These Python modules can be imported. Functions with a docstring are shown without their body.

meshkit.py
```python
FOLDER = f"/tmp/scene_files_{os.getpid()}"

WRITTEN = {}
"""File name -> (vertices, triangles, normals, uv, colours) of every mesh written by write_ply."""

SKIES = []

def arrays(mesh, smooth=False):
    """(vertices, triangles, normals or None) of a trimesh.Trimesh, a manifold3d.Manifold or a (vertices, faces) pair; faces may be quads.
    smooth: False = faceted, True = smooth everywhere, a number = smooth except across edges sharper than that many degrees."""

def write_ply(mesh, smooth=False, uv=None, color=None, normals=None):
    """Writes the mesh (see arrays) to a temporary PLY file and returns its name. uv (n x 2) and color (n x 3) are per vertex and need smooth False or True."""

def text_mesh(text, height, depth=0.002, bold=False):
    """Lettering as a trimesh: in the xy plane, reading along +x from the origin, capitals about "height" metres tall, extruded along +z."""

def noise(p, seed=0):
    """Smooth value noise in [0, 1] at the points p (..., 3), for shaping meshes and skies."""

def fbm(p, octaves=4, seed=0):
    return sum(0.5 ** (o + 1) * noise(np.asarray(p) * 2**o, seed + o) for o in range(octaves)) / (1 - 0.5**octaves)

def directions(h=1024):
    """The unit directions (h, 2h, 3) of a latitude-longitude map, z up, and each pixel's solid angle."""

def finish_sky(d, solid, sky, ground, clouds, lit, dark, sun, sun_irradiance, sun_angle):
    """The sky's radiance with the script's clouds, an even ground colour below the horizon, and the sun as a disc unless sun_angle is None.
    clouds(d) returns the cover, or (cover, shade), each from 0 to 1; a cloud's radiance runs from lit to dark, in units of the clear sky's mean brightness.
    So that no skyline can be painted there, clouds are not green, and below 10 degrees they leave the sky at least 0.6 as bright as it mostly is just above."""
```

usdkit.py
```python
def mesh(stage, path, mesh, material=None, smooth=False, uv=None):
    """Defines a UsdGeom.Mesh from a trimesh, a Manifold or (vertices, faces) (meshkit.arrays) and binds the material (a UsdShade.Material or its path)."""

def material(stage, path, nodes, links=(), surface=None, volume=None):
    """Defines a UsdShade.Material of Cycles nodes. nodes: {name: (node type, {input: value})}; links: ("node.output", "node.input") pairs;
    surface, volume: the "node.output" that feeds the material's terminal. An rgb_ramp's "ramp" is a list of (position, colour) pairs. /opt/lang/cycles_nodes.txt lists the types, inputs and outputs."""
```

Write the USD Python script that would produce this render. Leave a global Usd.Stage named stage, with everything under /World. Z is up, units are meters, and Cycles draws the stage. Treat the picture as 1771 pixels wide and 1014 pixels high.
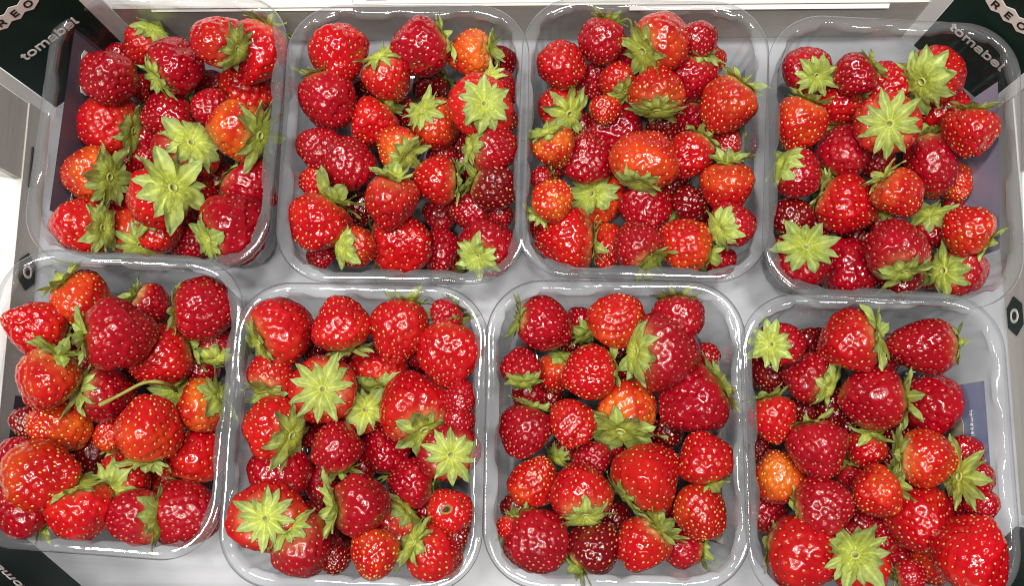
import math, random
import numpy as np, trimesh, usdkit, meshkit
from scipy.spatial import cKDTree
from pxr import Usd, UsdGeom, UsdLux, UsdShade, Gf, Sdf, Vt

stage = Usd.Stage.CreateInMemory()
UsdGeom.SetStageUpAxis(stage, 'Z'); UsdGeom.SetStageMetersPerUnit(stage, 1.0)
UsdGeom.Xform.Define(stage, '/World'); UsdGeom.Scope.Define(stage, '/World/Looks')

# ------------------------------------------------------------------ camera
PW, PH = 1771.0, 1014.0
HFOV, TILT, PAN, ROLL, DIST = 55.0, 0.171, 0.036, 0.002, 0.539
FPX = PW / 2 / math.tan(math.radians(HFOV) / 2)
def _rx(a): c, s = math.cos(a), math.sin(a); return np.array([[1, 0, 0], [0, c, -s], [0, s, c]])
def _ry(a): c, s = math.cos(a), math.sin(a); return np.array([[c, 0, s], [0, 1, 0], [-s, 0, c]])
def _rz(a): c, s = math.cos(a), math.sin(a); return np.array([[c, -s, 0], [s, c, 0], [0, 0, 1]])
CR = _rx(TILT) @ _ry(PAN) @ _rz(ROLL)
CP = CR @ np.array([0, 0, DIST])
def ray(px, py):
    d = CR @ np.array([(px - PW / 2) / FPX, -(py - PH / 2) / FPX, -1.0])
    return d                                     # unit depth along the camera axis
def at_z(px, py, z):
    d = ray(px, py); return CP + d * ((z - CP[2]) / d[2])
cam = UsdGeom.Camera.Define(stage, '/World/camera')
M = np.eye(4); M[:3, :3] = CR; M[:3, 3] = CP
cam.AddTransformOp().Set(Gf.Matrix4d(*M.T.ravel().tolist()))
cam.CreateHorizontalApertureAttr(36.0); cam.CreateVerticalApertureAttr(36.0 * 587 / 1024)
cam.CreateFocalLengthAttr(18.0 / math.tan(math.radians(HFOV) / 2))
cam.CreateClippingRangeAttr(Gf.Vec2f(0.02, 100)); cam.CreateExposureAttr(0.8)

# ------------------------------------------------------------------ light: shop ceiling lamps and the pale room around
def rect(name, pos, w, h, power, col=(1, .97, .93), aim=(0, 0, 0)):
    l = UsdLux.RectLight.Define(stage, '/World/' + name)
    l.CreateWidthAttr(w); l.CreateHeightAttr(h); l.CreateIntensityAttr(power); l.CreateColorAttr(Gf.Vec3f(*col))
    p = np.array(pos, float); z = p - np.array(aim, float); z /= np.linalg.norm(z)
    x = np.cross([0, 1, 0], z); x /= np.linalg.norm(x); y = np.cross(z, x)
    m = np.eye(4); m[:3, 0], m[:3, 1], m[:3, 2], m[:3, 3] = x, y, z, p
    l.AddTransformOp().Set(Gf.Matrix4d(*m.T.ravel().tolist()))
rect('ceiling_lamp', (-0.42, 0.22, 1.9), 0.26, 0.13, 112.0)
rect('ceiling_lamp_001', (0.34, 0.26, 1.9), 0.26, 0.13, 92.0)
rect('ceiling_lamp_002', (-0.10, -0.42, 1.9), 0.26, 0.13, 96.0)
rect('ceiling_lamp_003', (0.75, -0.45, 1.9), 0.26, 0.13, 24.0)
rect('ceiling_lamp_004', (-1.0, -0.15, 1.8), 0.13, 0.30, 50.0)
dome = UsdLux.DomeLight.Define(stage, '/World/room_light')
rm = usdkit.material(stage, '/World/Looks/room', {'b': ('background_shader', {'color': (1, .98, .96), 'strength': 0.065})}, surface='b.background')
UsdShade.MaterialBindingAPI.Apply(dome.GetPrim()).Bind(rm)

# ------------------------------------------------------------------ materials
def mat(name, nodes, links, surface): return usdkit.material(stage, '/World/Looks/' + name, nodes, links, surface=surface)
def plain(name, col, rough=.6, grain=0.0, scale=60, bump=0.0, spec=.4, stretch=(1, 1, 1)):
    c = np.array(col)
    return mat(name, {'g': ('geometry', {}), 'm': ('mapping', {'scale': stretch}), 'n': ('noise_texture', {'scale': scale, 'detail': 4}),
        'r': ('rgb_ramp', {'ramp': [(.25, tuple(c * (1 - grain))), (.75, tuple(np.minimum(c * (1 + grain), .95)))]}),
        'b': ('bump', {'strength': bump, 'distance': .0006}), 'p': ('principled_bsdf', {'roughness': rough, 'specular_ior_level': spec})},
        [('g.position', 'm.vector'), ('m.vector', 'n.vector'), ('n.fac', 'r.fac'), ('r.color', 'p.base_color'), ('n.fac', 'b.height'), ('b.normal', 'p.normal')], 'p.BSDF')
M_FLESH = mat('strawberry_flesh', {'a': ('attribute', {'attribute': 'tint'}), 'g': ('geometry', {}),
    'n': ('noise_texture', {'scale': 420, 'detail': 3}), 'b': ('bump', {'strength': .25, 'distance': .0006}),
    'oi': ('object_info', {}), 'mr': ('map_range', {'to_min': .11, 'to_max': .30}), 'p': ('principled_bsdf', {'specular_ior_level': .42, 'subsurface_weight': .12, 'subsurface_scale': .003, 'subsurface_radius': (1, .15, .1), 'coat_weight': .35, 'coat_roughness': .08})},
    [('a.color', 'p.base_color'), ('oi.random', 'mr.value'), ('mr.result', 'p.roughness'), ('g.position', 'n.vector'), ('n.fac', 'b.height'), ('b.normal', 'p.normal'), ('b.normal', 'p.coat_normal')], 'p.BSDF')
M_SEED = mat('strawberry_seed', {'a': ('attribute', {'attribute': 'tint'}), 'p': ('principled_bsdf', {'roughness': .28, 'specular_ior_level': .6})}, [('a.color', 'p.base_color')], 'p.BSDF')
M_LEAF = mat('strawberry_leaf', {'a': ('attribute', {'attribute': 'tint'}), 'g': ('geometry', {}), 'n': ('noise_texture', {'scale': 900, 'detail': 2}),
    'n2': ('noise_texture', {'scale': 260, 'detail': 4, 'roughness': .65}), 'rr': ('rgb_ramp', {'ramp': [(.3, (.66, .70, .6)), (.55, (1, 1, 1)), (.8, (1.15, 1.1, 1.0))]}), 'mx': ('mix', {'mix_type': 'multiply', 'fac': 1.0}),
    'b': ('bump', {'strength': .6, 'distance': .0004}), 'p': ('principled_bsdf', {'roughness': .5, 'specular_ior_level': .3}),
    't': ('translucent_bsdf', {}), 'x': ('mix_closure', {'fac': .3})},
    [('g.position', 'n2.vector'), ('n2.fac', 'rr.fac'), ('a.color', 'mx.color1'), ('rr.color', 'mx.color2'), ('mx.color', 'p.base_color'), ('mx.color', 't.color'), ('g.position', 'n.vector'), ('n.fac', 'b.height'), ('b.normal', 'p.normal'), ('p.BSDF', 'x.closure1'), ('t.BSDF', 'x.closure2')], 'x.closure')
def plastic(name, base, edge, frost, tint, rim):
    return mat(name, {'w': ('layer_weight', {'blend': .5}), 'pw': ('math', {'math_type': 'power', 'value2': 3.2}), 'ma': ('math', {'math_type': 'multiply_add', 'value2': edge, 'value3': base, 'use_clamp': True}),
        'g': ('geometry', {}), 'n': ('noise_texture', {'scale': 45, 'detail': 2}), 'b': ('bump', {'strength': .28, 'distance': .002}),
        'tr': ('rgb_ramp', {'ramp': [(0, tint), (.55, tuple(np.array(tint) * .97)), (.85, tuple(np.array(tint) * rim)), (1, tuple(np.array(tint) * rim * .7))]}),
        't': ('transparent_bsdf', {}), 's': ('glossy_bsdf', {'color': (1, 1, 1), 'roughness': .06}), 'd': ('diffuse_bsdf', {'color': (.85, .87, .9)}),
        'm1': ('mix_closure', {'fac': frost}), 'm2': ('mix_closure', {})},
        [('w.facing', 'pw.value1'), ('pw.value', 'ma.value1'), ('ma.value', 'm2.fac'), ('w.facing', 'tr.fac'), ('tr.color', 't.color'), ('g.position', 'n.vector'), ('n.fac', 'b.height'), ('b.normal', 's.normal'),
         ('t.BSDF', 'm1.closure1'), ('d.BSDF', 'm1.closure2'), ('m1.closure', 'm2.closure1'), ('s.BSDF', 'm2.closure2')], 'm2.closure')
M_TUB = plastic('clear_plastic', .03, .42, .008, (.84, .845, .85), .62)
M_BASE = plastic('shade_tinted_base', .03, .4, .008, (.62, .625, .64), .7)  # smoky tint darker than the walls, standing in for shade on the tub floor
M_RIM = plastic('clear_plastic_rim', .08, .6, .07, (.90, .91, .92), .42)
M_BOARD = plain('pale_tray_board', (.34, .35, .37), .36, .30, 14, .4)
M_WALL = plain('tray_wall_board', (.60, .57, .52), .7, .06, 30, .25, stretch=(1, 1, 8))
M_WHITE = plain('white_board_edge', (.86, .85, .82), .6, .03, 80, .2)
M_DARK = plain('black_green_print', (.004, .020, .014), .5, .2, 90, .05, spec=.18)
M_PRINT = plain('white_print', (.82, .76, .70), .5)
M_INK = plain('black_print', (.008, .012, .01), .4)
M_SLOT = plain('dark_slot', (.03, .03, .03), .7)

# ------------------------------------------------------------------ helpers
used = {}
def path_for(name, parent):
    base = (parent.GetPath().pathString if parent else '/World') + '/' + name
    k = used.get(base, 0); used[base] = k + 1
    return base if k == 0 else f'{base}_{k:03d}'
def tag(p, label=None, cat=None, group=None, kind=None):
    for k, v in (('label', label), ('category', cat), ('group', group), ('kind', kind)):
        if v: p.SetCustomDataByKey(k, v)
    return p
def raw(name, v, f, n, material, parent=None, tint=None):
    m = UsdGeom.Mesh.Define(stage, path_for(name, parent))
    m.CreatePointsAttr(Vt.Vec3fArray.FromNumpy(np.ascontiguousarray(v, np.float32)))
    m.CreateFaceVertexCountsAttr(Vt.IntArray.FromNumpy(np.full(len(f), f.shape[1], np.int32)))
    m.CreateFaceVertexIndicesAttr(Vt.IntArray.FromNumpy(np.ascontiguousarray(f, np.int32).ravel()))
    m.CreateSubdivisionSchemeAttr('none')
    if n is not None:
        m.CreateNormalsAttr(Vt.Vec3fArray.FromNumpy(np.ascontiguousarray(n, np.float32))); m.SetNormalsInterpolation('vertex')
    if tint is not None:
        UsdGeom.PrimvarsAPI(m).CreatePrimvar('tint', Sdf.ValueTypeNames.Color3fArray, 'vertex').Set(Vt.Vec3fArray.FromNumpy(np.ascontiguousarray(tint, np.float32)))
    UsdShade.MaterialBindingAPI.Apply(m.GetPrim()).Bind(material)
    return m.GetPrim()
def obj(name, tm, material, parent=None, smooth=False):
    v, f, n = meshkit.arrays(tm, smooth)
    return raw(name, v, f, n, material, parent)
def xform(name, loc=(0, 0, 0), rotz=0, parent=None):
    x = UsdGeom.Xform.Define(stage, path_for(name, parent))
    x.AddTranslateOp().Set(Gf.Vec3d(*map(float, loc)))
    if rotz: x.AddRotateZOp().Set(math.degrees(rotz))
    return x.GetPrim()
def vnormals(v, f):
    n = np.zeros_like(v); c = np.cross(v[f[:, 1]] - v[f[:, 0]], v[f[:, 2]] - v[f[:, 0]])
    for k in range(3): np.add.at(n, f[:, k], c)
    return n / np.maximum(np.linalg.norm(n, axis=1, keepdims=True), 1e-12)
def box(lo, hi, bev=0):
    lo, hi = np.array(lo, float), np.array(hi, float)
    b = trimesh.creation.box(hi - lo); b.apply_translation((lo + hi) / 2); return b

# ------------------------------------------------------------------ the punnets
PUN = [(-0.204, 0.097, -0.046), (-0.062, 0.088, -0.010), (0.073, 0.090, -0.035), (0.211, 0.077, -0.064),
       (-0.222, -0.060, -0.060), (-0.084, -0.077, -0.019), (0.056, -0.075, -0.005), (0.194, -0.082, 0.0)]
PWID, PLEN, PDEP = .1405, .1645, .062
NPER = 200
def outline(inset, rad):
    """Rounded rectangle of the punnet, inset from its outer edge, NPER points at matching places."""
    hw, hl = PWID / 2 - inset, PLEN / 2 - inset
    r = max(rad - inset, .006)
    pts = []
    n = NPER // 8
    for (sx, sy, a0) in ((1, 1, 0), (-1, 1, 90), (-1, -1, 180), (1, -1, 270)):
        for k in range(n):
            a = math.radians(a0 + 90 * k / (n - 1))
            pts.append((sx * (hw - r) + r * math.cos(a), sy * (hl - r) + r * math.sin(a)))
        nx = {0: (-1, 1), 90: (-1, -1), 180: (1, -1), 270: (1, 1)}[a0]
        e0 = pts[-1]; a = math.radians(a0 + 90)
        e1 = (nx[0] * (hw - r) + r * math.cos(a), nx[1] * (hl - r) + r * math.sin(a))
        for k in range(1, n + 1):
            t = k / (n + 1); pts.append((e0[0] + (e1[0] - e0[0]) * t, e0[1] + (e1[1] - e0[1]) * t))
    return np.array(pts)
def rings_mesh(rings, cap=None):
    v = np.vstack(rings); m = len(rings[0]); f = []
    i = np.arange(m); j = (i + 1) % m
    for k in range(len(rings) - 1):
        a, b = k * m, (k + 1) * m
        f.append(np.stack([a + i, a + j, b + j], 1)); f.append(np.stack([a + i, b + j, b + i], 1))
    if cap is not None:
        a = (len(rings) - 1) * m; c = len(v); v = np.vstack([v, [cap]])
        f.append(np.stack([a + i, a + j, np.full(m, c)], 1))
    return v, np.vstack(f)
s_ = np.arange(NPER)
# shallow steps along the inner edge of the rim
jog = np.zeros(NPER)
for c0, w0 in ((33, 5), (44, 4), (83, 4), (94, 3), (134, 4), (143, 5), (182, 4), (195, 3), (4, 5), (20, 5), (56, 5), (70, 5), (104, 5), (120, 5), (154, 5), (170, 5)):
    d = np.minimum(np.abs(s_ - c0), NPER - np.abs(s_ - c0)); jog = np.maximum(jog, np.clip((w0 - d) / 1.5, 0, 1))
def ring(inset, z, rad=.031, wob=None):
    p = outline(inset, rad)
    if wob is not None:
        nrm = p - p.mean(0); nrm /= np.linalg.norm(nrm, axis=1, keepdims=True); p = p + nrm * wob[:, None]
    return np.column_stack([p, np.full(NPER, z) if np.ndim(z) == 0 else z])
def punnet(i, label):
    x, y, a = PUN[i]
    t = tag(xform('punnet', (x, y, 0), a), label, 'punnet', 'clear punnets of strawberries in the tray')
    rr = [ring(.0004, -.0055), ring(0, -.004), ring(0, -.0014), ring(.0006, -.0004), ring(.0016, 0), ring(.0042, 0), ring(.0052, -.0004, wob=-.0017 * jog), ring(.0058, -.0016, wob=-.0020 * jog), ring(.0062, -.0035, wob=-.0020 * jog)]
    v, f = rings_mesh(rr); raw('rim', v, f[:, ::-1], -vnormals(v, f), M_RIM, t)
    # walls with a shallow rib pattern at the corners
    rib = .0012 * np.maximum(0, np.sin(s_ / NPER * 2 * np.pi * 44)) * (((s_ % 50) < 25))
    ww = [ring(.0062, -.0035, wob=-.0020 * jog), ring(.0068, -.0055, wob=-.001 * jog), ring(.0072, -.011, wob=rib * .3)]
    for q in np.linspace(.15, 1, 7): ww.append(ring(.0072 + .0045 * q, -.011 - (PDEP - .017) * q, .031, rib * (1 - .4 * q)))
    v, f = rings_mesh(ww); raw('wall', v, f[:, ::-1], -vnormals(v, f), M_TUB, t)
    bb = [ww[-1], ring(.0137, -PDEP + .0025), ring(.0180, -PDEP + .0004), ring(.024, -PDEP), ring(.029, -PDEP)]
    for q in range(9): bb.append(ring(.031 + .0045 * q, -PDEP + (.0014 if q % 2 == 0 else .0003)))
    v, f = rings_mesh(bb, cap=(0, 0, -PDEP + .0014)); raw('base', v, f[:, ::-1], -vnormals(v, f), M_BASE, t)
    return t
PUN_LABEL = ['clear plastic punnet in far row beside the tomabel corner panel reading upward', 'clear plastic punnet second along the far row, below the dark printed hexagons',
  'clear plastic punnet third along the far row, an orange berry at its top', 'clear plastic punnet ending the far row, with lilac paper label and bare corner',
  'clear plastic punnet starting the near row, cut off by the picture edge', 'clear plastic punnet second along the near row, with pale empty corner below a big calyx',
  'clear plastic punnet third along the near row, holding several large crimson berries', 'clear plastic punnet ending the near row, with blue paper label on its wall']
PT = [punnet(i, PUN_LABEL[i]) for i in range(8)]

# paper labels standing on the inside of the outer walls
def label_mat(name, top, bot, x0, x1):
    return mat(name, {'t': ('texture_coordinate', {}), 'n': ('noise_texture', {'scale': 14, 'detail': 5, 'roughness': .6}), 'r': ('rgb_ramp', {'ramp': [(.3, top), (.7, bot)]}), 'g': ('geometry', {}),
        'p': ('principled_bsdf', {'roughness': .45})}, [('g.position', 'n.vector'), ('n.fac', 'r.fac'), ('r.color', 'p.base_color')], 'p.BSDF')
ML = {0: label_mat('plum_label', (.075, .055, .075), (.15, .125, .165), 0, 1), 3: label_mat('lilac_label', (.20, .195, .29), (.33, .325, .44), 0, 1), 7: label_mat('blue_label', (.16, .22, .40), (.40, .47, .62), 0, 1),
      2: label_mat('grey_label', (.2, .2, .24), (.4, .4, .42), 0, 1), 6: label_mat('cream_label', (.6, .55, .5), (.7, .66, .6), 0, 1), 4: label_mat('dark_label', (.05, .04, .05), (.09, .07, .09), 0, 1)}
def wall_pt(side, u, q, off=.0012):
    """Point on a side wall of a punnet: u along it, q from 0 (under the rim) to 1 (base)."""
    return np.array([side * (PWID / 2 - .0072 - .0045 * q - off), u, -.011 - (PDEP - .017) * q])
def paper(i, side, u0, u1, q0, q1, letters=None):
    nu, nq = 8, 4; pts = np.array([wall_pt(side, u0 + (u1 - u0) * a / nu, q0 + (q1 - q0) * b / nq) for b in range(nq + 1) for a in range(nu + 1)])
    f = np.array([[b * (nu + 1) + a, b * (nu + 1) + a + 1, (b + 1) * (nu + 1) + a + 1, (b + 1) * (nu + 1) + a] for b in range(nq) for a in range(nu)])
    f = np.vstack([f[:, [0, 1, 2]], f[:, [0, 2, 3]]])
    p2 = pts + np.array([-side * .0003, 0, 0]); m = len(pts)
    tm = trimesh.Trimesh(np.vstack([pts, p2]), np.vstack([f[:, ::-1], f + m]), process=False)
    lab = obj('paper_label', tm, ML[i], PT[i]); 
    return lab
def on_wall(i, side, tm, u, q, h, lab, material, name):
    """Lays flat lettering (xy plane) on the label: x runs along the wall, y towards the base."""
    e_u = np.array([0, 1.0, 0]) * (1 if side < 0 else -1) ; a, b = wall_pt(side, 0, 0), wall_pt(side, 0, 1)
    e_q = (a - b) / np.linalg.norm(a - b)
    n = np.array([-side * 1.0, 0, .2]); o = wall_pt(side, u, q) + n * .0008
    v = np.array(tm.vertices); w = o + v[:, :1] * e_u + v[:, 1:2] * e_q + v[:, 2:] * n
    obj(name, trimesh.Trimesh(w, tm.faces, process=False), material, lab)
def flat_poly(pts, depth=.0003):
    from shapely.geometry import Polygon
    return trimesh.creation.extrude_polygon(Polygon(pts), depth, engine='earcut')
def hexa(r): return [(r * math.sin(math.radians(60 * k)), r * math.cos(math.radians(60 * k))) for k in range(6)]
l0 = paper(0, -1, -.050, .062, .0, .98)
for k, ch in enumerate('REO'):
    h = flat_poly(hexa(.0052)); h.apply_translation(((k - 1) * .0086, .0012 * k, 0))
    on_wall(0, -1, h, .040, .36, 0, l0, M_PRINT, 'logo_hexagon')
    tx = meshkit.text_mesh(ch, .0045, .0006, True); tx.apply_translation((-tx.bounds.mean(0)[0] + (k - 1) * .0086, -.0022 + .0012 * k, 0)); on_wall(0, -1, tx, .040, .36, 0, l0, M_INK, 'lettering')
tx = meshkit.text_mesh('tomabel', .0022, .0003); on_wall(0, -1, tx, -.040, .42, 0, l0, M_PRINT, 'lettering')
l3 = paper(3, 1, -.046, .052, .0, .98)
h = flat_poly(hexa(.006)); on_wall(3, 1, h, -.026, .62, 0, l3, M_PRINT, 'logo_hexagon')
l7 = paper(7, 1, -.066, .036, .0, .98)
tx = meshkit.text_mesh('tomabel', .0028, .0003); on_wall(7, 1, tx, .021, .34, 0, l7, M_PRINT, 'lettering')
th = np.linspace(0, 2 * math.pi, 28)[:-1]
on_wall(7, 1, flat_poly(np.stack([.012 * np.cos(th), .016 * np.sin(th)], 1)), .012, .86, 0, l7, plain('cream_print', (.45, .40, .28), .5), 'logo_disc')
on_wall(7, 1, flat_poly(hexa(.0058)), -.048, .7, 0, l7, M_PRINT, 'logo_hexagon')
paper(2, 1, -.03, .05, .25, .98); paper(6, 1, -.06, .045, .35, .98); paper(4, -1, -.072, .0, .2, .98)

# ------------------------------------------------------------------ the cardboard tray
FZ = -.066
XL, XR, YF, YB = -.308, .302, -.181, .184
tray = tag(xform('cardboard_tray', (0, 0, FZ)), 'shallow white cardboard tray with black printed corner panels under all the punnets', 'tray')
def tpt(p): return np.asarray(p, float) - np.array([0, 0, FZ])
def part(name, tm, m, parent=tray, smooth=False):
    tm = tm.copy(); tm.apply_translation((0, 0, -FZ)); return obj(name, tm, m, parent, smooth)
part('base_board', box((XL, YF, FZ - .004), (XR, YB, FZ)), M_BOARD)
WT = .045
YW, XW, XE, YN = .1775, -.302, .2955, -.174
CORN = {'far_left': ((-.299, .133), (-.2525, .1705)), 'far_right': ((.2515, .1715), (.2925, .1315)), 'near_left': ((-.252, -.170), (-.300, -.134)), 'near_right': ((.292, -.126), (.246, -.166))}
def wall_between(name, p, q, z0, z1, th, m, parent=tray):
    """Upright board from p to q (plan), its thickness on the side away from the tray's middle."""
    p, q = np.array(p, float), np.array(q, float); d = (q - p) / np.linalg.norm(q - p); n = np.array([-d[1], d[0]])
    if n @ (p + q) < 0: n = -n
    c = [p, q, q + n * th, p + n * th]; v = np.array([(x, y, z) for z in (z0, z1) for x, y in c])
    hull = trimesh.convex.convex_hull(v); return part(name, hull, m, parent)
walls = {}
walls['far'] = wall_between('side_wall', (-.2445, YW), (.2435, YW), FZ, -.018, .004, M_WALL)
walls['left'] = wall_between('side_wall', (XW, .126), (XW, -.119), FZ, -.040, .004, M_WALL)
walls['right'] = wall_between('side_wall', (XE, .1245), (XE, -.119), FZ, -.036, .004, M_WALL)
walls['near'] = wall_between('side_wall', (-.242, YN), (.239, YN), FZ, .0, .004, M_WALL)
cp = {}
for k, (p, q) in CORN.items(): cp[k] = wall_between('corner_panel', p, q, FZ, WT + .03, .004, M_DARK)
# pale fold strips joining panels and walls
for p, q in (((-.2525, .1709), (-.2445, .1765)), ((.2435, .1765), (.2515, .1719)), ((-.3018, .1265), (-.2994, .1326)), ((.2950, .1250), (.2929, .1311)),
             ((-.2515, -.1704), (-.2450, -.1735)), ((-.3022, -.1275), (-.3005, -.1336))):
    wall_between('corner_fold', p, q, FZ, WT + .01, .004, M_WHITE)
# white flaps leaning outwards from the top of the walls
def flap(wall, a, b, out, rise, m=M_WHITE):
    a, b = np.array(a, float), np.array(b, float); o = np.array([*out, rise]); n = np.cross(b - a, o); n = n / np.linalg.norm(n) * .003
    if n[2] > 0: n = -n
    c = [a, b, b + o, a + o]; part('folded_flap', trimesh.convex.convex_hull(np.array(c + [x + n for x in c])), m, wall)
flap(walls['far'], (-.221, YW - .001, -.0205), (-.098, YW - .001, -.0205), (0, .05), .05); flap(walls['far'], (-.0975, YW + .0015, -.0172), (.0675, YW + .0015, -.0172), (0, .05), .05)
flap(walls['far'], (.068, YW - .002, -.0215), (.221, YW - .002, -.0215), (0, .05), .05)
flap(walls['left'], (XW, -.075, -.0395), (XW, .076, -.0395), (-.05, 0), .05); flap(walls['right'], (XE, .0, -.0355), (XE, .078, -.0355), (.05, 0), .05)
wall_between('wall_end', (XW - .001, .126), (XW - .001, .0775), -.0398, WT, .004, M_WALL, walls['left']); wall_between('wall_end', (XE + .001, .1245), (XE + .001, .0795), -.0358, WT, .004, M_WALL, walls['right'])
part('hand_slot', box((XW + .0003, .074, -.0475), (XW + .0012, .100, -.0462)), M_SLOT, walls['left'])
def lay(tm, o, ex, ey, material, name, parent):
    ex, ey = np.array(ex, float), np.array(ey, float); n = np.cross(ex, ey); v = np.array(tm.vertices)
    w = np.array(o) + v[:, :1] * ex + v[:, 1:2] * ey + v[:, 2:] * n
    part(name, trimesh.Trimesh(w, tm.faces, process=False), material, parent)
def chex(r): return [(r * math.cos(math.radians(60 * k)), r * .92 * math.sin(math.radians(60 * k))) for k in range(6)]
def centred(t, h, d, bold=True):
    m = meshkit.text_mesh(t, h, d, bold); c = m.bounds.mean(0); m.apply_translation((-c[0], -c[1], 0)); return m
# dark hexagons along the middle of each long wall
for x in (-.083, -.050, -.017, .020, .052):
    q_ = math.sqrt(.5); lay(flat_poly(chex(.0125), .0004), (x, YW + .0015 + .0122 * q_, -.0172 + .0122 * q_ + .0004), (1, 0, 0), (0, q_, q_), M_DARK, 'printed_hexagon', walls['far'])
for ch, y in zip('O', (-.004,)):
    o = (XE - .0004, y, -.053); lay(flat_poly(chex(.0118), .0004), o, (0, -1, 0), (0, 0, 1), M_DARK, 'printed_hexagon', walls['right'])
    lay(centred(ch, .009, .0003), (XE - .0009, y, -.0530), (0, -1, 0), (0, 0, 1), M_PRINT, 'lettering', walls['right'])
for ch, y in zip('EO', (-.010, .022)):
    o = (XW + .0004, y, -.054); lay(flat_poly(chex(.0118), .0004), o, (0, 1, 0), (0, 0, 1), M_DARK, 'printed_hexagon', walls['left'])
    lay(centred(ch, .009, .0003), (XW + .0009, y, -.054), (0, 1, 0), (0, 0, 1), M_PRINT, 'lettering', walls['left'])
# corner print: white chain of hexagons reading REO, with tomabel in white below it
def hit(p, q, px, py):
    p, q = np.array([*p, 0.0]), np.array([*q, 0.0]); n = np.cross(q - p, [0, 0, 1.0]); d = ray(px, py); return CP + d * (((p - CP) @ n) / (d @ n))
for key, tx_px, lg in (('far_left', ((42, 103), (128, 28)), ((6, 41), (42, 0))), ('far_right', ((1646, 42), (1736, 118)), ((1726, 4), (1767, 44))), ('near_left', ((40, 1024), (-40, 950)), None)):
    p, q = CORN[key]; e = np.array([q[0] - p[0], q[1] - p[1], 0]); e /= np.linalg.norm(e); n = np.cross(e, [0, 0, 1.0])
    a, b = hit(p, q, *tx_px[0]), hit(p, q, *tx_px[1])
    m = centred('tomabel', .0085, .0003); L = m.extents[0]; want = abs((b - a) @ e); m.apply_scale((want / L, want / L, 1))
    c = (a + b) / 2; lay(m, c + n * .0004, e, (0, 0, 1), M_PRINT, 'lettering', cp[key])
    if lg:
        a, b = hit(p, q, *lg[0]), hit(p, q, *lg[1]); st = abs((b - a) @ e) / 2; c = (a + b) / 2
        for k, ch in enumerate('REO'):
            o = c + e * st * (k - 1) + n * .0004
            lay(flat_poly([(x * 1.04, y * 1.04) for x, y in hexa(st / math.sqrt(3) * 1.22)], .0004), o + n * .00003 * k, e, (0, 0, 1), M_PRINT, 'logo_hexagon', cp[key])
            lay(centred(ch, st * .60, .0003), o + n * .0005, e, (0, 0, 1), M_INK, 'lettering', cp[key])
ground = tag(obj('counter', box((-3, -3, FZ - .03), (3, 3, FZ - .0045)), plain('counter_top', (.55, .54, .52), .5, .05)), 'pale shop counter under the tray', kind='structure')

# ------------------------------------------------------------------ the strawberries
# crops of the photograph used for measuring: x0, y0, scale
CROP = [(0, 0, 2.113), (480, 0, 1.989), (890, 0, 1.989), (1310, 0, 1.878), (0, 430, 1.736), (370, 470, 1.863), (830, 470, 1.864), (1270, 500, 1.972)]
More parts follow.
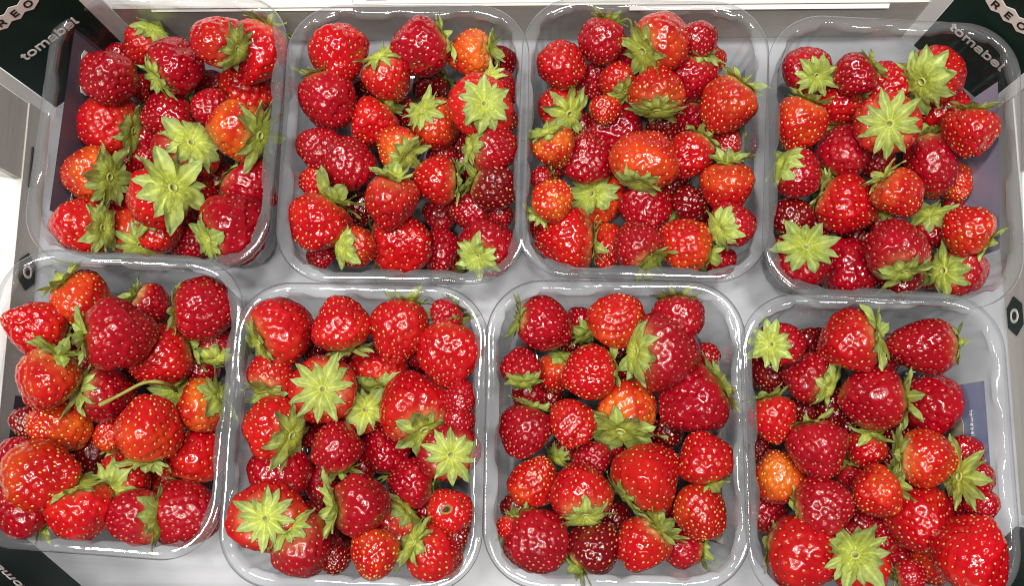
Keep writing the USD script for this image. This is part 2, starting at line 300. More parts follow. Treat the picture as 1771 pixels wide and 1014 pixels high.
# one line per berry: centre x y, width, length/width, calyx x y, how far the calyx faces us (-1..1), colour, layer, options (n no calyx, s size of sepals)
DATA = ['''
535 160 150 1.1 570 95 .5 r 1
645 240 200 1.0 564 286 .35 d 0 s.45
800 150 185 1.05 852 172 .6 r 0 s.52 z.006
950 178 205 1.15 1010 70 -.3 r 0
400 285 195 1.0 440 180 -.5 d 0 n
440 205 90 1.1 440 170 -.5 d 2 n
395 462 215 1.05 495 480 .5 r 0
615 415 180 1.0 715 390 -.2 d 1
775 400 140 1.1 730 340 -.5 d 1 n
900 318 195 1.0 930 400 -.6 q 1 n
870 482 215 1.05 968 500 .62 o 0 s.62
520 325 100 1.0 520 280 -.5 r 2 n
675 562 215 1.0 705 510 .7 d 1
540 578 90 1.0 540 540 -.5 d 2 n
325 635 175 1.15 412 650 .63 o 0 s.72
580 720 225 1.0 640 680 .8 r 0 s.62
735 685 130 1.0 700 650 .2 r 1 n
295 830 200 1.1 362 832 .6 r 0 s.55
500 855 190 1.0 515 905 .7 q 1
590 845 150 1.0 560 800 .6 r 1 s.55 z.006
705 880 150 1.1 770 830 -.3 d 1 n
885 842 235 1.08 775 885 .45 d 0 s.38
920 685 190 1.05 850 620 -.1 d 1
800 660 150 1.0 800 600 -.5 m 2 n
765 310 110 1.0 765 270 -.5 d 2 n
1012 312 110 1.0 1012 280 -.5 r 2 n
''','''
212 182 195 1.0 215 120 -.5 r 0 n
380 262 160 1.1 338 165 .3 r 0
490 160 190 1.1 592 118 -.1 d 0
665 182 150 1.1 745 165 .3 o 0
795 300 110 1.3 722 242 .6 d 1 s.6 z.004
695 372 205 1.0 715 352 .9 r 0 s.46
168 340 190 1.1 140 240 -.1 d 0
328 420 160 1.05 395 352 -.1 r 0
545 427 165 1.1 490 370 .6 q 0
530 292 130 1.0 585 262 .1 m 1
430 385 100 1.0 430 350 -.5 d 2 n
145 512 150 1.0 150 450 -.5 d 1 n
245 562 180 1.05 300 650 -.5 d 0 n
405 505 140 1.0 452 545 .6 o 0 s.62 z.004
390 690 175 1.1 400 600 .3 r 0
548 620 165 1.0 628 622 .1 r 0
745 510 155 1.15 660 500 .4 d 0
745 645 155 1.0 668 610 -.1 m 0
660 722 140 1.0 735 735 -.4 d 1
130 625 110 1.0 130 590 -.5 r 1 n
125 765 195 1.0 180 672 -.1 r 0 s.6
275 850 130 1.1 212 850 .6 q 0 s.6
150 880 95 1.0 150 850 -.5 d 1 n
427 840 205 1.05 330 850 -.5 r 0
560 865 130 1.3 560 800 -.5 d 1 n
722 852 190 1.0 678 890 .7 d 0 s.45
290 720 120 1.0 290 680 -.5 m 2 n
570 548 110 1.0 570 520 -.5 d 1 n
560 742 120 1.0 560 700 -.5 d 2 n
770 742 90 1.0 770 720 -.5 d 2 n
590 915 100 1.0 625 938 .4 m 2
812 415 90 1.0 812 400 -.5 m 2 n
''','''
300 137 150 1.05 325 62 -.3 d 0
505 112 185 1.1 405 168 .62 q 0 s.66
160 222 165 1.0 110 150 -.5 r 0 n
270 278 125 1.0 270 220 -.5 d 1 n
352 278 120 1.05 396 336 .6 r 1 s.65 z.004
490 312 175 1.0 492 392 .5 q 0 s.55
605 258 170 1.1 640 178 .35 d 0 s.45
680 205 90 1.1 690 160 -.4 r 1 n
735 360 178 1.12 790 268 -.15 q 0
148 368 150 1.0 196 396 .8 r 1 s.7
310 378 100 1.0 310 330 -.5 q 1 n
135 507 140 1.0 108 442 .35 o 0 s.55
340 452 178 1.15 440 420 -.5 d 1 n
248 548 165 1.05 250 620 -.4 d 1 n
450 550 208 1.0 425 645 .45 q 0 s.42
300 690 165 1.0 256 662 .8 q 1 s.62
600 532 155 1.1 655 460 -.3 r 0
605 402 110 1.0 612 350 -.1 d 1
730 492 115 1.0 790 480 -.1 d 1
735 635 175 1.0 735 560 .2 q 0 s.5
130 690 140 1.05 75 755 -.4 o 0
455 715 165 1.0 440 650 -.5 d 0 n
605 702 125 1.0 545 735 -.4 m 1
182 832 200 1.0 284 830 -.05 r 0 s.45
320 845 110 1.5 320 770 -.5 q 1 n
425 842 155 1.05 472 905 .35 d 0 s.68
588 842 185 1.05 672 880 -.2 q 0
785 772 145 1.05 735 792 .9 d 0 s.55
700 905 120 1.0 690 860 .2 d 1
90 612 80 1.0 115 600 .0 d 2
135 592 70 1.0 135 570 -.5 q 2 n
100 790 90 1.0 100 770 -.5 d 2 n
551 640 110 1.0 551 620 -.5 m 2 n
''','''
160 225 150 1.05 202 250 .8 d 0
315 242 130 1.0 370 205 -.2 d 0
265 332 142 1.0 320 280 -.4 r 0
420 280 145 1.1 445 235 -.6 r 0 n
585 238 175 1.0 530 270 .8 r 0 s.66
135 398 165 1.05 165 308 -.1 q 0
425 402 190 1.0 430 402 1 r 0 s.56
615 362 150 1.0 560 330 -.4 r 1
690 427 158 1.0 690 348 -.2 r 0
280 492 178 1.0 238 560 .0 d 0 s.55
130 566 150 1.0 88 540 .4 d 0
565 532 168 1.3 548 415 -.25 d 0
640 590 110 1.2 610 540 -.5 o 1 n
452 627 160 1.0 405 570 .25 q 0 s.5
285 668 192 1.0 195 625 .0 r 0 s.5
385 532 105 1.0 385 500 -.5 d 1 n
110 708 130 1.0 110 660 -.5 m 1 n
140 845 180 1.0 160 792 .7 d 0 s.55
300 880 200 1.0 300 800 -.5 d 1 n
455 810 192 1.0 482 888 .4 d 0 s.55
570 742 130 1.0 560 692 .6 d 1 s.6
685 747 150 1.05 745 795 -.15 q 0 s.5
660 880 165 1.0 602 880 .75 d 0 s.6
340 775 115 1.0 340 740 -.5 m 2 n
640 668 70 1.0 640 650 -.5 d 2 n
215 450 120 1.0 245 400 .5 d 1
460 930 150 1.0 460 900 -.5 m 1 n
400 720 90 1.0 405 700 .6 d 2
''','''
245 152 160 1.1 190 95 .2 q 0
100 237 155 1.2 180 270 -.4 r 0
350 255 188 1.15 242 262 .15 d 0 s.48 z.006
450 168 120 1.0 388 130 .2 d 1
610 182 178 1.0 515 180 -.25 d 0
700 218 85 1.0 700 190 -.5 o 2 n
490 322 170 1.1 575 282 -.1 r 0
145 392 172 1.12 175 300 .3 q 0 s.55 z.006
650 292 110 1.0 642 345 .8 d 1 s.65 z.004
310 435 165 1.1 250 425 .5 d 0
520 405 125 1.0 530 432 .7 m 1 s.62 t
605 472 150 1.0 648 450 .5 o 0 s.55
185 532 150 1.28 285 535 -.4 o 0 n
448 545 180 1.15 445 645 -.15 q 0 s.45
335 558 100 1.1 340 610 -.4 q 1
590 622 165 1.1 570 692 -.1 r 0 s.4
118 682 205 1.08 20 690 -.5 q 0 n z.010
55 632 130 1.0 55 600 -.5 d 1 n
62 805 170 1.1 140 860 -.35 d 0
260 620 150 1.0 260 580 -.5 m 2 n
370 702 160 1.0 328 730 .9 r 1 s.58 z.006
500 692 110 1.0 540 690 .0 q 1
238 840 185 1.0 215 775 .4 r 0 s.5
405 842 160 1.0 485 840 .4 d 0 s.62
568 812 180 1.15 500 790 -.5 d 0 n
80 520 90 1.0 80 500 -.5 m 2 n
400 372 100 1.0 400 350 -.5 m 2 n
''','''
220 192 205 1.0 140 238 .35 r 0 s.5
410 157 185 1.0 425 240 -.1 r 0 s.5
600 172 178 1.12 620 72 -.2 r 0
780 262 190 1.1 790 150 -.15 r 0
748 135 100 1.0 760 120 -.3 d 1
185 337 145 1.0 168 385 .4 r 1 s.6
350 385 205 1.0 350 378 1 r 0 s.5
530 312 175 1.0 530 382 .5 r 1
475 462 130 1.0 488 442 .8 r 1 s.6
168 502 190 1.0 258 540 .6 r 0 s.6
395 567 162 1.0 410 650 -.3 d 0
650 435 235 1.0 680 512 .6 r 0 s.46
555 572 150 1.1 600 655 -.3 d 1
815 412 100 1.35 815 350 -.5 d 1 n
670 278 100 1.0 672 262 .2 d 2
760 580 175 1.0 772 594 .9 d 0 s.55
210 652 190 1.0 210 600 -.5 d 1 n
130 790 215 1.0 118 796 1 r 0 s.44
270 770 90 1.0 270 750 -.5 m 2 n
285 892 195 1.05 240 845 .6 d 0 s.46 z.006
468 755 190 1.0 376 765 .25 d 0 s.6
640 682 150 1.0 705 685 .1 d 1
775 772 135 1.2 755 768 .8 r 0 n p
575 832 172 1.05 640 768 .4 r 0 s.52
515 938 158 1.0 520 870 -.5 q 1 n
710 920 175 1.1 655 895 .4 r 0 s.6
390 930 95 1.0 390 900 -.5 m 1 n
820 855 80 1.0 820 830 -.5 m 2 n
800 490 100 1.0 800 470 -.5 d 2 n
700 592 90 1.0 700 560 -.5 d 2 n
''','''
205 170 168 1.08 118 152 .15 d 0
322 165 105 1.0 345 205 .5 d 1 s.7
440 150 165 1.08 380 215 -.4 q 0 n
640 145 160 1.0 640 85 -.4 d 1
592 262 224 1.05 522 258 .5 d 0 s.46 z.003
135 307 125 1.0 140 368 .45 d 0 s.52
252 322 130 1.0 275 262 .4 q 1 s.5
358 328 165 1.05 438 310 -.2 r 0
692 415 215 1.02 800 352 -.1 d 0
472 442 182 1.08 450 528 .5 o 0 s.72
145 512 150 1.15 175 428 -.1 d 0
298 490 148 1.05 305 445 -.5 r 0 n
230 415 80 1.0 230 400 -.5 m 2 n
730 277 90 1.0 700 285 -.2 d 1
175 675 155 1.1 150 740 -.6 q 0 n
730 606 165 1.0 755 690 -.05 r 0 s.45
540 662 215 1.02 458 735 .15 r 0 s.45
325 717 190 1.02 348 838 .5 r 0 s.45
362 606 120 1.0 362 560 -.5 d 1 n
270 575 90 1.0 262 585 .6 m 2
710 772 160 1.15 690 700 -.4 q 0 n
180 872 195 1.05 100 800 -.4 d 0
365 895 165 1.0 300 965 -.2 m 1 s.5
525 882 168 1.05 582 830 .3 r 0 s.6
648 880 140 1.1 712 890 -.2 d 1
92 825 80 1.0 110 770 .2 r 1
600 522 110 1.0 600 500 -.5 m 2 n
475 330 95 1.0 445 310 -.4 d 1 n
430 790 100 1.0 430 770 -.5 m 2 n
''','''
152 187 150 1.0 122 190 .9 d 0 s.58
395 177 212 1.0 492 155 .2 r 0
650 195 185 1.3 765 190 -.1 d 0 s.4
255 302 168 1.0 325 342 .4 d 0 s.5
475 372 212 1.02 590 370 -.15 d 0
670 392 210 1.0 740 440 -.4 d 1 n
130 442 155 1.0 110 360 -.2 r 0
285 542 190 1.08 262 438 .0 d 0 s.5
450 547 130 1.0 482 480 .35 r 1 s.7
655 577 195 1.05 568 570 .3 q 0 s.5
150 642 165 1.12 160 740 -.6 y 0 n
820 652 130 1.0 768 640 .6 d 0 s.95
305 742 185 1.02 215 760 -.2 d 0
485 692 168 1.0 560 660 -.4 q 0
635 795 222 1.0 590 700 -.5 r 0 n
110 772 125 1.0 110 730 -.5 d 1 n
232 908 240 1.05 110 880 -.15 r 0 s.4
425 960 190 1.0 415 918 .8 r 0 s.62 z.004
555 918 115 1.0 495 850 .1 d 1 s.7
852 900 245 1.03 780 1000 -.5 r 0 n
685 940 140 1.0 690 898 .2 q 1
75 545 90 1.0 75 520 -.5 m 2 n
430 792 100 1.0 430 770 -.5 d 2 n
125 275 150 1.0 125 230 -.5 m 2 n
270 190 120 1.0 270 160 -.5 m 2 n
760 735 110 1.0 740 700 -.4 d 2
395 640 110 1.0 388 602 .3 d 2 s.6
600 985 110 1.0 560 990 .1 d 2
''']
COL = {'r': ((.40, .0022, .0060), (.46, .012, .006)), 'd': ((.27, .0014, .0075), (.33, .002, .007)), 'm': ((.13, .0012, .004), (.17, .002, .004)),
       'q': ((.39, .0045, .005), (.49, .036, .006)), 'o': ((.43, .012, .005), (.57, .078, .008)), 'y': ((.40, .006, .005), (.60, .105, .008))}
COLNAME = {'r': 'bright red', 'd': 'dark crimson', 'm': 'deep maroon', 'q': 'orange-tinged red', 'o': 'half-ripe orange', 'y': 'red strawberry'}

class B: pass
berries = []
for pi, txt in enumerate(DATA):
    x0, y0, sc = CROP[pi]
    for ln in txt.strip().splitlines():
        w = ln.split(); b = B(); b.p = pi
        b.cx, b.cy = x0 + float(w[0]) / sc, y0 + float(w[1]) / sc
        b.w, b.ratio = float(w[2]) / sc * 1.075, float(w[3])
        b.kx, b.ky = x0 + float(w[4]) / sc, y0 + float(w[5]) / sc
        b.f, b.col, b.layer = float(w[6]), w[7], int(w[8])
        b.nocal = 'n' in w[9:]; b.s = next((float(o[1:]) for o in w[9:] if o[0] == 's'), .5); b.pit = 'p' in w[9:]; b.stem = 't' in w[9:]
        b.dz = next((float(o[1:]) for o in w[9:] if o[0] == 'z'), 0.0)
        b.seed = len(berries); berries.append(b)
ZL = {0: -.017, 1: -.033, 2: -.046}
def place(b, z):
    b.c = at_z(b.cx, b.cy, z); d = ray(b.cx, b.cy)
    depth = (z - CP[2]) / d[2]; b.m = depth / FPX
    view = -d / np.linalg.norm(d)                                     # towards the camera
    right = CR[:, 0] - view * (CR[:, 0] @ view); right /= np.linalg.norm(right); up = np.cross(view, right)
    dx, dy = b.kx - b.cx, -(b.ky - b.cy); l = math.hypot(dx, dy)
    f = b.f
    if f > .65: f = math.sqrt(max(.3, 1 - (l / (b.w * b.ratio / 2)) ** 2))
    inp = math.sqrt(max(0, 1 - f * f))
    if l < 1e-6: dx, dy, l = 0, 1, 1
    b.axis = (right * dx / l + up * dy / l) * inp + view * f           # centre -> calyx
    b.R = b.w * b.m / 2; b.view = view; b.z = z
def support(b, dr):
    ca = abs(b.axis @ dr); return b.R * math.sqrt(1 + (b.ratio ** 2 - 1) * ca * ca)
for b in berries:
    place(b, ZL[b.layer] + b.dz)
for it in range(60):
    for pi in range(8):
        g = [b for b in berries if b.p == pi]
        for i in range(len(g)):
            for j in range(i):
                a, b = g[i], g[j]
                dv = b.c - a.c; dist = np.linalg.norm(dv); dr = dv / max(dist, 1e-9)
                gap = support(a, dr) + support(b, dr) - .0022 - dist
                if gap > 0:
                    hi, lo = (a, b) if (a.layer, -a.dz, -a.z) < (b.layer, -b.dz, -b.z) else (b, a)
                    st = min(gap, .004) * .35
                    z1 = min(hi.z + st * .4, .002 + hi.dz); z2 = max(lo.z - st, -PDEP + lo.R * .95)
                    place(hi, z1); place(lo, z2)

# berries of the bottom layer that show dark through the gaps
from scipy import ndimage
def ellipse_mask(b, X, Y):
    dx, dy = b.kx - b.cx, b.ky - b.cy; l = math.hypot(dx, dy) or 1; ux, uy = dx / l, dy / l
    el = 1 + (b.ratio - 1) * max(0, 1 - b.f ** 2)
    u = ((X - b.cx) * ux + (Y - b.cy) * uy) / (b.w / 2 * el); v = (-(X - b.cx) * uy + (Y - b.cy) * ux) / (b.w / 2)
    return u * u + v * v < .97
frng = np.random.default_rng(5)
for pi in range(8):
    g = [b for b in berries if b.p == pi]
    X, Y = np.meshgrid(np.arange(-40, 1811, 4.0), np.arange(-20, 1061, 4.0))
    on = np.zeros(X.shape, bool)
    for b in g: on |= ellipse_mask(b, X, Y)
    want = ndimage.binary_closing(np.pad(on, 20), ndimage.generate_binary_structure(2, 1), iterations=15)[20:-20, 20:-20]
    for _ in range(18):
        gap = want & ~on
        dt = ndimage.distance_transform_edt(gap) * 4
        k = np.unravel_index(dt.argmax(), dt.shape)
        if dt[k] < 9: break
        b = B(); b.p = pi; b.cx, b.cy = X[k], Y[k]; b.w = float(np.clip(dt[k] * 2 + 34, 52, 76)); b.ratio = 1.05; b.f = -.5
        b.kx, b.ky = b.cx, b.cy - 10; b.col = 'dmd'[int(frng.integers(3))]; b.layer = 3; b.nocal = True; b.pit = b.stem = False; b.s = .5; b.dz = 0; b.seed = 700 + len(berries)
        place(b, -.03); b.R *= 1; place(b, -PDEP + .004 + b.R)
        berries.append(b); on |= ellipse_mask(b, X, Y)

def out_by(b):
    x, y, a = PUN[b.p]; ca, sa = math.cos(a), math.sin(a); d = b.c[:2] - (x, y); u, v = d[0] * ca + d[1] * sa, -d[0] * sa + d[1] * ca
    q = min(max((-.011 - b.z) / (PDEP - .017), 0), 1); ins = .0072 + .0045 * q
    ru = support(b, np.array([ca, sa, 0])) * .86; rv = support(b, np.array([-sa, ca, 0])) * .86
    lu, lv = max(PWID / 2 - ins - ru, .005), max(PLEN / 2 - ins - rv, .005)
    u2, v2 = np.clip(u, -lu, lu), np.clip(v, -lv, lv)
    return np.array([(u2 - u) * ca - (v2 - v) * sa, (u2 - u) * sa + (v2 - v) * ca, 0])
def keep_in(b):
    mv = out_by(b); z0 = b.z
    for z in np.arange(b.z, -.008, .003):                              # lift it along the line of sight while that brings it inside
        if np.linalg.norm(mv) < .001: break
        place(b, z); m2 = out_by(b)
        if np.linalg.norm(m2) < np.linalg.norm(mv) - 1e-5: mv, z0 = m2, z
    place(b, z0); b.c = b.c + mv; b.moved = np.linalg.norm(mv)
for b in berries: keep_in(b)
print('moved', sorted([(round(b.moved * 1000, 1), b.p, b.layer, round(b.cx), round(b.cy)) for b in berries if b.moved > .004])[-30:])

# geodesic unit spheres
def geo(n):
    ico = trimesh.creation.icosahedron(); V, F = [], []
    key = {}
    for tri in ico.faces:
        A, Bv, C = ico.vertices[tri]
        idx = {}
        for i in range(n + 1):
            for j in range(n + 1 - i):
                p = A + (Bv - A) * i / n + (C - A) * j / n; p = p / np.linalg.norm(p)
                k = tuple(np.round(p, 6) + 0.0)
                if k not in key: key[k] = len(V); V.append(p)
                idx[i, j] = key[k]
        for i in range(n):
            for j in range(n - i):
                F.append((idx[i, j], idx[i + 1, j], idx[i, j + 1]))
                if i + j < n - 1: F.append((idx[i + 1, j], idx[i + 1, j + 1], idx[i, j + 1]))
    V, F = np.array(V), np.array(F)
    c = np.cross(V[F[:, 1]] - V[F[:, 0]], V[F[:, 2]] - V[F[:, 0]]); flip = (c * V[F[:, 0]]).sum(1) < 0
    F[flip] = F[flip][:, ::-1]
    return V, F
GEO = {n: geo(n) for n in (20, 12)}

def shape(p, ratio, kind, rs, lobes, ph):
    """Unit directions (z up = calyx) to points of a berry of width 2 and length 2*ratio."""
    z = p[:, 2]; t = (1 - z) / 2                                       # 0 calyx, 1 tip
    r = np.sqrt(np.maximum(0, 1 - z * z))
    taper = 1 + kind * (-.34 * np.clip(t - .35, 0, 1) + .06 * np.sin(np.pi * t))
    zz = np.where(z > 0, z * (1 - .16 * z ** 4), z * (1 + .05 * kind))
    dip = .16 * np.exp(-(r / .34) ** 2) * (z > 0)                       # hollow under the calyx
    a = np.arctan2(p[:, 1], p[:, 0])
    lob = 1 + lobes[0] * np.cos(2 * (a - ph[0])) * (.4 + t) + lobes[1] * np.cos(3 * (a - ph[1])) * t + lobes[2] * np.cos(a - ph[2]) * t
    q = np.stack([p[:, 0] * taper * lob, p[:, 1] * taper * lob, (zz - dip) * ratio], 1)
    n = meshkit.noise(p * 1.7 + rs, 3) - .5
    n2 = meshkit.noise(p * 3.4 + rs + 11, 4) - .5
    crease = np.exp(-((np.sin(a - ph[2]) * r) / .16) ** 2) * (np.cos(a - ph[2]) > 0) * t * (lobes[1] > .045)
    return q * (1 + .15 * n + .05 * n2 - .10 * crease)[:, None]

def frame(axis, rng):
    z = axis / np.linalg.norm(axis); x = np.cross(z, [.3, .5, .8]); x /= np.linalg.norm(x); y = np.cross(z, x)
    a = rng.uniform(0, 2 * math.pi)
    return np.stack([x * math.cos(a) + y * math.sin(a), -x * math.sin(a) + y * math.cos(a), z], 1)

SEPAL_U, SEPAL_V = 10, 6
def sepal(L, wd, lift, curl, twist, fold, rng):
    """A pointed leaf along +x from the origin, z up."""
    u = np.linspace(0, 1, SEPAL_U); pts = []
    tw0 = rng.uniform(0, 6.28); ang = lift; x = z = 0.0; cl = []
    for k in range(SEPAL_U):
        cl.append((x, z, ang)); x += L / (SEPAL_U - 1) * math.cos(ang); z += L / (SEPAL_U - 1) * math.sin(ang); ang += curl / (SEPAL_U - 1)
    for k, uu in enumerate(u):
        half = wd * (.42 + .9 * uu * (1 - uu) * 1.6 - .42 * uu ** 2.2) if uu < 1 else wd * .05
        half = wd * max(.05, math.sin(math.pi * (.10 + .90 * uu ** .92)) ** .8) if 0 < uu < 1 else (wd * .36 if uu == 0 else wd * .04)
        tw = twist * uu
        hl, hr = half * rng.uniform(.84, 1.14), half * rng.uniform(.84, 1.14)
        for j in range(SEPAL_V + 1):
            s = j / SEPAL_V * 2 - 1
            y = (hl if s < 0 else hr) * s; hz = fold * half * (abs(s) - .4) + .16 * wd * uu * math.sin(11 * uu + 3.4 * s + tw0)
            y2, h2 = y * math.cos(tw) - hz * math.sin(tw), y * math.sin(tw) + hz * math.cos(tw)
            X, Z, A = cl[k]
            pts.append((X - h2 * math.sin(A), y2, Z + h2 * math.cos(A)))
    w = SEPAL_V + 1
    f = [[k * w + j, (k + 1) * w + j, (k + 1) * w + j + 1, k * w + j + 1] for k in range(SEPAL_U - 1) for j in range(SEPAL_V)]
    f = np.array(f); f = np.vstack([f[:, [0, 1, 2]], f[:, [0, 2, 3]]])
    uu = np.repeat(u, w)
    return np.array(pts), f, uu

golden = math.pi * (3 - math.sqrt(5))
def build(b, label, group):
    rng = np.random.default_rng(1000 + b.seed)
    F = frame(b.axis, rng)
    kind = rng.uniform(.5, 1.7); lobes = (rng.uniform(0, .10), rng.uniform(0, .07), rng.uniform(0, .11)); ph = rng.uniform(0, 6.28, 3)
    rs = rng.uniform(0, 50, 3)
    n = 20 if b.layer < 2 and b.w > 45 else 12
    P, T = GEO[n]
    sh = lambda q: shape(q, b.ratio, kind, rs, lobes, ph)
    S = sh(P) * b.R
    # seeds on an even spiral, jittered
    ns = int(np.clip(158 * rng.uniform(.85, 1.2) * (b.w / 95) ** .8 * b.ratio, 70, 260))
    k = np.arange(ns) + .5; zz = 1 - 2 * k / ns; zz = zz - .10 * (1 - zz * zz); a = golden * k
    q = np.stack([np.sqrt(1 - zz * zz) * np.cos(a), np.sqrt(1 - zz * zz) * np.sin(a), zz], 1)
    q += rng.normal(0, .042, q.shape); q /= np.linalg.norm(q, axis=1, keepdims=True)
    q = q[q[:, 2] < .88]
    C = sh(q) * b.R
    N0 = vnormals(S, T)
    d, idx = cKDTree(C).query(S)
    sp = b.R * 1.9 * math.sqrt(4 * math.pi / ns) / 2                     # half the spacing
    g = np.exp(-(d / (sp * .52)) ** 2)
    S2 = S + N0 * (-sp * .24 * g + sp * .07 * np.clip(d / sp, 0, 1.2))[:, None]
    N2 = vnormals(S2, T)
    t = (1 - P[:, 2]) / 2
    c0, c1 = map(np.array, COL[b.col])
    jit = rng.uniform(.9, 1.1)
    nz = meshkit.noise(P * 1.6 + rs, 9)
    if b.col == 'y': mixf = np.exp(-((P @ (F.T @ b.view) - 1) / .35) ** 2)
    else: mixf = np.clip(1.15 - t * 1.7 + (nz - .5) * 2.0, 0, 1) * {'r': .55, 'd': .6, 'm': .5, 'q': .85, 'o': 1.0}[b.col]
    pale = np.exp(-(t / rng.uniform(.07, .17)) ** 2) * np.clip(.35 + 1.2 * (meshkit.noise(P * 2 + rs + 3, 5) - .4), 0, 1) * rng.uniform(.3, 1.0) * (not b.nocal)
    tint = (c0 * (1 - mixf)[:, None] + c1 * mixf[:, None]) * jit
    tint = tint * (1 - pale)[:, None] + np.array((.72, .42, .16)) * pale[:, None]
    deep = meshkit.noise(P * 2.3 + rs + 7, 11)
    tint *= (.86 + .28 * deep)[:, None]
    tint[:, 1:] *= (1 + .5 * g)[:, None]
    root = tag(xform('strawberry', b.c), label, 'strawberry', group)
    raw('flesh', S2 @ F.T, T, N2 @ F.T, M_FLESH, root, np.clip(tint, 0, .9))
    # seeds
    e = 1e-3
    zax = C / np.linalg.norm(C, axis=1, keepdims=True)
    _, near = cKDTree(S).query(C); nn = N2[near] * .5 + N0[near] * .5; nn /= np.linalg.norm(nn, axis=1, keepdims=True)
    tang = np.array([0, 0, 1.0]) - nn * nn[:, 2:3]; tang /= np.maximum(np.linalg.norm(tang, axis=1, keepdims=True), 1e-6); bi = np.cross(nn, tang)
    sl = np.clip(sp * .235, .00045, .00082) * rng.uniform(.7, 1.2, len(C)); sw = sl * .66
    base = C - nn * (sp * .24)
    ringa = np.arange(6) * math.pi / 3
    vs = [base + nn * (sl * 1.05)[:, None]]
    for aa in ringa: vs.append(base + tang * (sl * math.cos(aa))[:, None] + bi * (sw * math.sin(aa))[:, None] + nn * (sl * .25)[:, None])
    sv = np.stack(vs, 1); nsd = len(C)
    sn = np.concatenate([nn[:, None], np.stack([(tang * math.cos(aa) + bi * math.sin(aa)) * .85 + nn * .5 for aa in ringa], 1)], 1)
    sn /= np.linalg.norm(sn, axis=2, keepdims=True)
    sf = (np.array([[0, 1 + j, 1 + (j + 1) % 6] for j in range(6)])[None] + 7 * np.arange(nsd)[:, None, None]).reshape(-1, 3)
    warm = {'r': (.62, .33, .09), 'd': (.50, .17, .07), 'm': (.50, .27, .09), 'q': (.68, .40, .09), 'o': (.70, .48, .10), 'y': (.66, .36, .09)}[b.col]
    br = rng.uniform(0, 1, (nsd, 1)) ** 1.6; sc = (np.array(warm) * (1 - br) + np.array((.42, .09, .03)) * br) * rng.uniform(.75, 1.2, (nsd, 1))
    sd = raw('seeds', sv.reshape(-1, 3) @ F.T, sf, sn.reshape(-1, 3) @ F.T, M_SEED, root, np.repeat(np.clip(sc, 0, .95), 7, 0))
    tag(sd, kind='stuff')
    if b.pit:
        tp = sh(np.array([[0, 0, 1.0]]))[0] * b.R; aa = np.linspace(0, 2 * math.pi, 11)[:-1]
        pv = [[0, 0, -.0006]] + [[r_ * math.cos(x) * (1 + .2 * math.sin(3 * x)), r_ * math.sin(x) * 1.5, z_] for r_, z_ in ((.0011, .0001), (.0019, .0011), (.0027, .0005)) for x in aa]
        pf = [[0, 1 + j, 1 + (j + 1) % 10] for j in range(10)] + [t_ for q_ in (0, 1) for j in range(10) for t_ in ([1 + q_ * 10 + j, 11 + q_ * 10 + j, 11 + q_ * 10 + (j + 1) % 10], [1 + q_ * 10 + j, 11 + q_ * 10 + (j + 1) % 10, 1 + q_ * 10 + (j + 1) % 10])]
        pv, pf = np.array(pv) + tp + [0, 0, .0012], np.array(pf)
        raw('stem_pit', pv @ F.T, pf, vnormals(pv, pf) @ F.T, M_LEAF, root, np.vstack([[(.03, .015, .008)], np.tile((.10, .05, .02), (10, 1)), np.tile((.42, .22, .07), (10, 1)), np.tile((.45, .1, .02), (10, 1))]))
    if b.nocal:
        return root
    # calyx
    top = sh(np.array([[0, 0, 1.0]]))[0] * b.R
    cal = UsdGeom.Xform.Define(stage, path_for('calyx', root)); cal = cal.GetPrim()
    L0 = b.s * b.R * 2 * 1.04
    rd = L0 * .24
    yel = rng.uniform(0, 1)
    g_base = np.array((.66, .74, .10)) * (1 - yel * .3) ; g_tip = np.array((.40, .50, .165)) * rng.uniform(.75, 1.2)
    g_tip = g_tip * (1 - .35 * yel) + np.array((.33, .43, .10)) * .35 * yel
    ang = np.linspace(0, 2 * math.pi, 13)[:-1]
    prof = [(0, .0006), (rd * .22, .0006), (rd * .34, .0018), (rd * .46, .0017), (rd * .62, .0009), (rd * 1.05, .0001), (rd * 1.1, -.0010)]
    dv = [[0, 0, prof[0][1]]]; 
    for (r_, z_) in prof[1:]:
        dv += [[r_ * math.cos(x), r_ * math.sin(x), z_ * rd / .004] for x in ang]
    df = [[0, 1 + j, 1 + (j + 1) % 12] for j in range(12)]
    for q_ in range(len(prof) - 2):
        for j in range(12):
            a0, a1 = 1 + q_ * 12 + j, 1 + q_ * 12 + (j + 1) % 12
            df += [[a0, a0 + 12, a1 + 12], [a0, a1 + 12, a1]]
    dv, df = np.array(dv, float), np.array(df)
    dt = np.vstack([[(.22, .20, .06)], np.repeat([(.40, .40, .10), (.62, .66, .22), (.60, .66, .16), (.46, .56, .08), (.40, .52, .07), (.36, .48, .07)], 12, 0)])
    lift0 = b.R * .03
    raw('stem_scar', (dv + [0, 0, lift0] + top) @ F.T, df, vnormals(dv, df) @ F.T, M_LEAF, cal, dt)
    if b.stem:
        cr_ = [(530, 425), (490, 404), (440, 402), (400, 418), (360, 440), (300, 470)]; zs = [None, .0, .004, .006, .008, .006]
        P_ = np.array([b.c + F @ (top + [0, 0, .001]) if z_ is None else at_z(CROP[4][0] + x_ / CROP[4][2], CROP[4][1] + y_ / CROP[4][2], z_) for (x_, y_), z_ in zip(cr_, zs)]) - b.c
        from scipy.interpolate import CubicSpline
        tt_ = np.linspace(0, 5, 26); C_ = CubicSpline(np.arange(6), P_)(tt_); D_ = np.gradient(C_, axis=0); D_ /= np.linalg.norm(D_, axis=1, keepdims=True)
        A_ = np.cross(D_, [0, 0, 1.0]); A_ /= np.linalg.norm(A_, axis=1, keepdims=True); B_ = np.cross(D_, A_)
        rr_ = np.where(tt_ > 4.6, .00125, .0009 + .0005 * np.exp(-tt_)); an_ = np.linspace(0, 2 * math.pi, 9)[:-1]
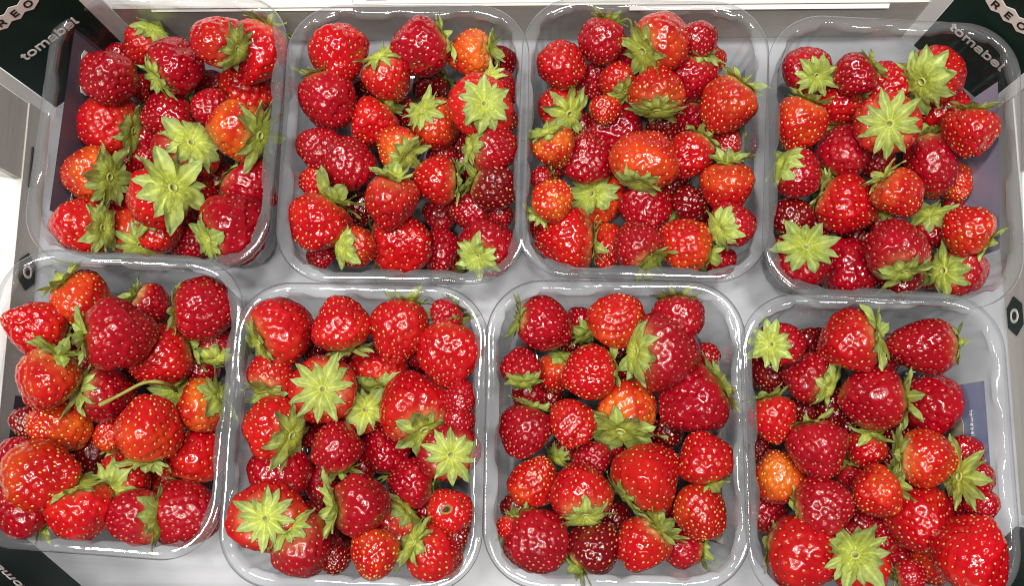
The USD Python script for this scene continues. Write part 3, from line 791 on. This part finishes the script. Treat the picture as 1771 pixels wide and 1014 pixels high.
        sv_ = (C_[:, None] + rr_[:, None, None] * (A_[:, None] * np.cos(an_)[None, :, None] + B_[:, None] * np.sin(an_)[None, :, None])).reshape(-1, 3)
        sf_ = np.array([t_ for k_ in range(25) for j_ in range(8) for t_ in ([k_ * 8 + j_, k_ * 8 + (j_ + 1) % 8, k_ * 8 + 8 + j_], [k_ * 8 + (j_ + 1) % 8, k_ * 8 + 8 + (j_ + 1) % 8, k_ * 8 + 8 + j_])])
        raw('stem', sv_, sf_, vnormals(sv_, sf_), M_LEAF, root, np.tile((.42, .40, .10), (len(sv_), 1)))
    wdf = rng.uniform(.165, .255); ns_ = int(rng.integers(10, 14) - (wdf > .22)); a0 = rng.uniform(0, 6.28)
    spread = rng.uniform(-.08, .22) if b.f > .35 else rng.uniform(.15, .6)
    for j in range(ns_):
        second = j % 2
        L = L0 * rng.uniform(.80, 1.10) * (.86 if second else 1)
        wd = L * wdf * rng.uniform(.86, 1.14)
        pv, pf, uu = sepal(L - rd * .4, wd, spread + rng.uniform(-.12, .18) - .12 * second, rng.uniform(-.7, .5), rng.uniform(-.7, .7), rng.uniform(-.2, .7), rng)
        aa = a0 + j * 2 * math.pi / ns_ + rng.uniform(-.13, .13); ca, sa = math.cos(aa), math.sin(aa)
        pv = pv + [rd * .55, 0, -.0002 * second]
        pv = np.stack([pv[:, 0] * ca - pv[:, 1] * sa, pv[:, 0] * sa + pv[:, 1] * ca, pv[:, 2] + lift0 + rd * .12], 1)
        tipc = g_tip * rng.uniform(.8, 1.25)
        w_ = (np.clip(uu * 1.35, 0, 1) ** 1.1)[:, None]
        tt = g_base * (1 - w_) + tipc * w_
        mid = np.tile(np.abs(np.linspace(-1, 1, SEPAL_V + 1)), SEPAL_U)
        tt = tt * (.90 + .38 * (1 - np.minimum(mid * 2.4, 1)) + .10 * np.cos(mid * 9))[:, None]
        pv = pv + top
        # keep the leaf off the flesh
        dd, ii = cKDTree(S2).query(pv); push = np.einsum('ij,ij->i', pv - S2[ii], N2[ii]); need = np.clip(.0012 - push, 0, .012) * (dd < .010)
        pv = pv + N2[ii] * need[:, None]
        raw('sepal', pv @ F.T, pf, vnormals(pv, pf) @ F.T, M_LEAF, cal, np.clip(tt, 0, .9))
    return root

ORD = 'first second third fourth fifth sixth seventh eighth ninth tenth eleventh twelfth'.split()
PNAME = [f'{ORD[i % 4]} {"far" if i < 4 else "near"}-row punnet' for i in range(8)]
for pi in range(8):
    g = sorted([b for b in berries if b.p == pi], key=lambda b: b.cy)
    lines = [g[k::1][:0] for k in range(0)]
    cur = []
    for b in g:
        if cur and (b.cy - cur[0].cy > 42): lines.append(cur); cur = []
        cur.append(b)
    lines.append(cur)
    for li, lb in enumerate(lines):
        for k, b in enumerate(sorted(lb, key=lambda b: b.cx)):
            size = 'large' if b.w > 106 else 'small' if b.w < 68 else ''
            calx = 'calyx hidden' if b.nocal or b.f < -.25 else 'calyx facing up' if b.f > .55 else 'calyx tilted into view' if b.f > .05 else 'calyx seen edge-on'
            label = f"{size} {COLNAME[b.col] if b.col != 'y' else 'orange-centred red'} strawberry, {calx}, {ORD[k]} in {ORD[li]} line, {PNAME[pi]}".strip()
            b.label = label
for b in berries:
    b.prim = build(b, b.label, f'strawberries in the {PNAME[b.p]}')
print('berries', len(berries))
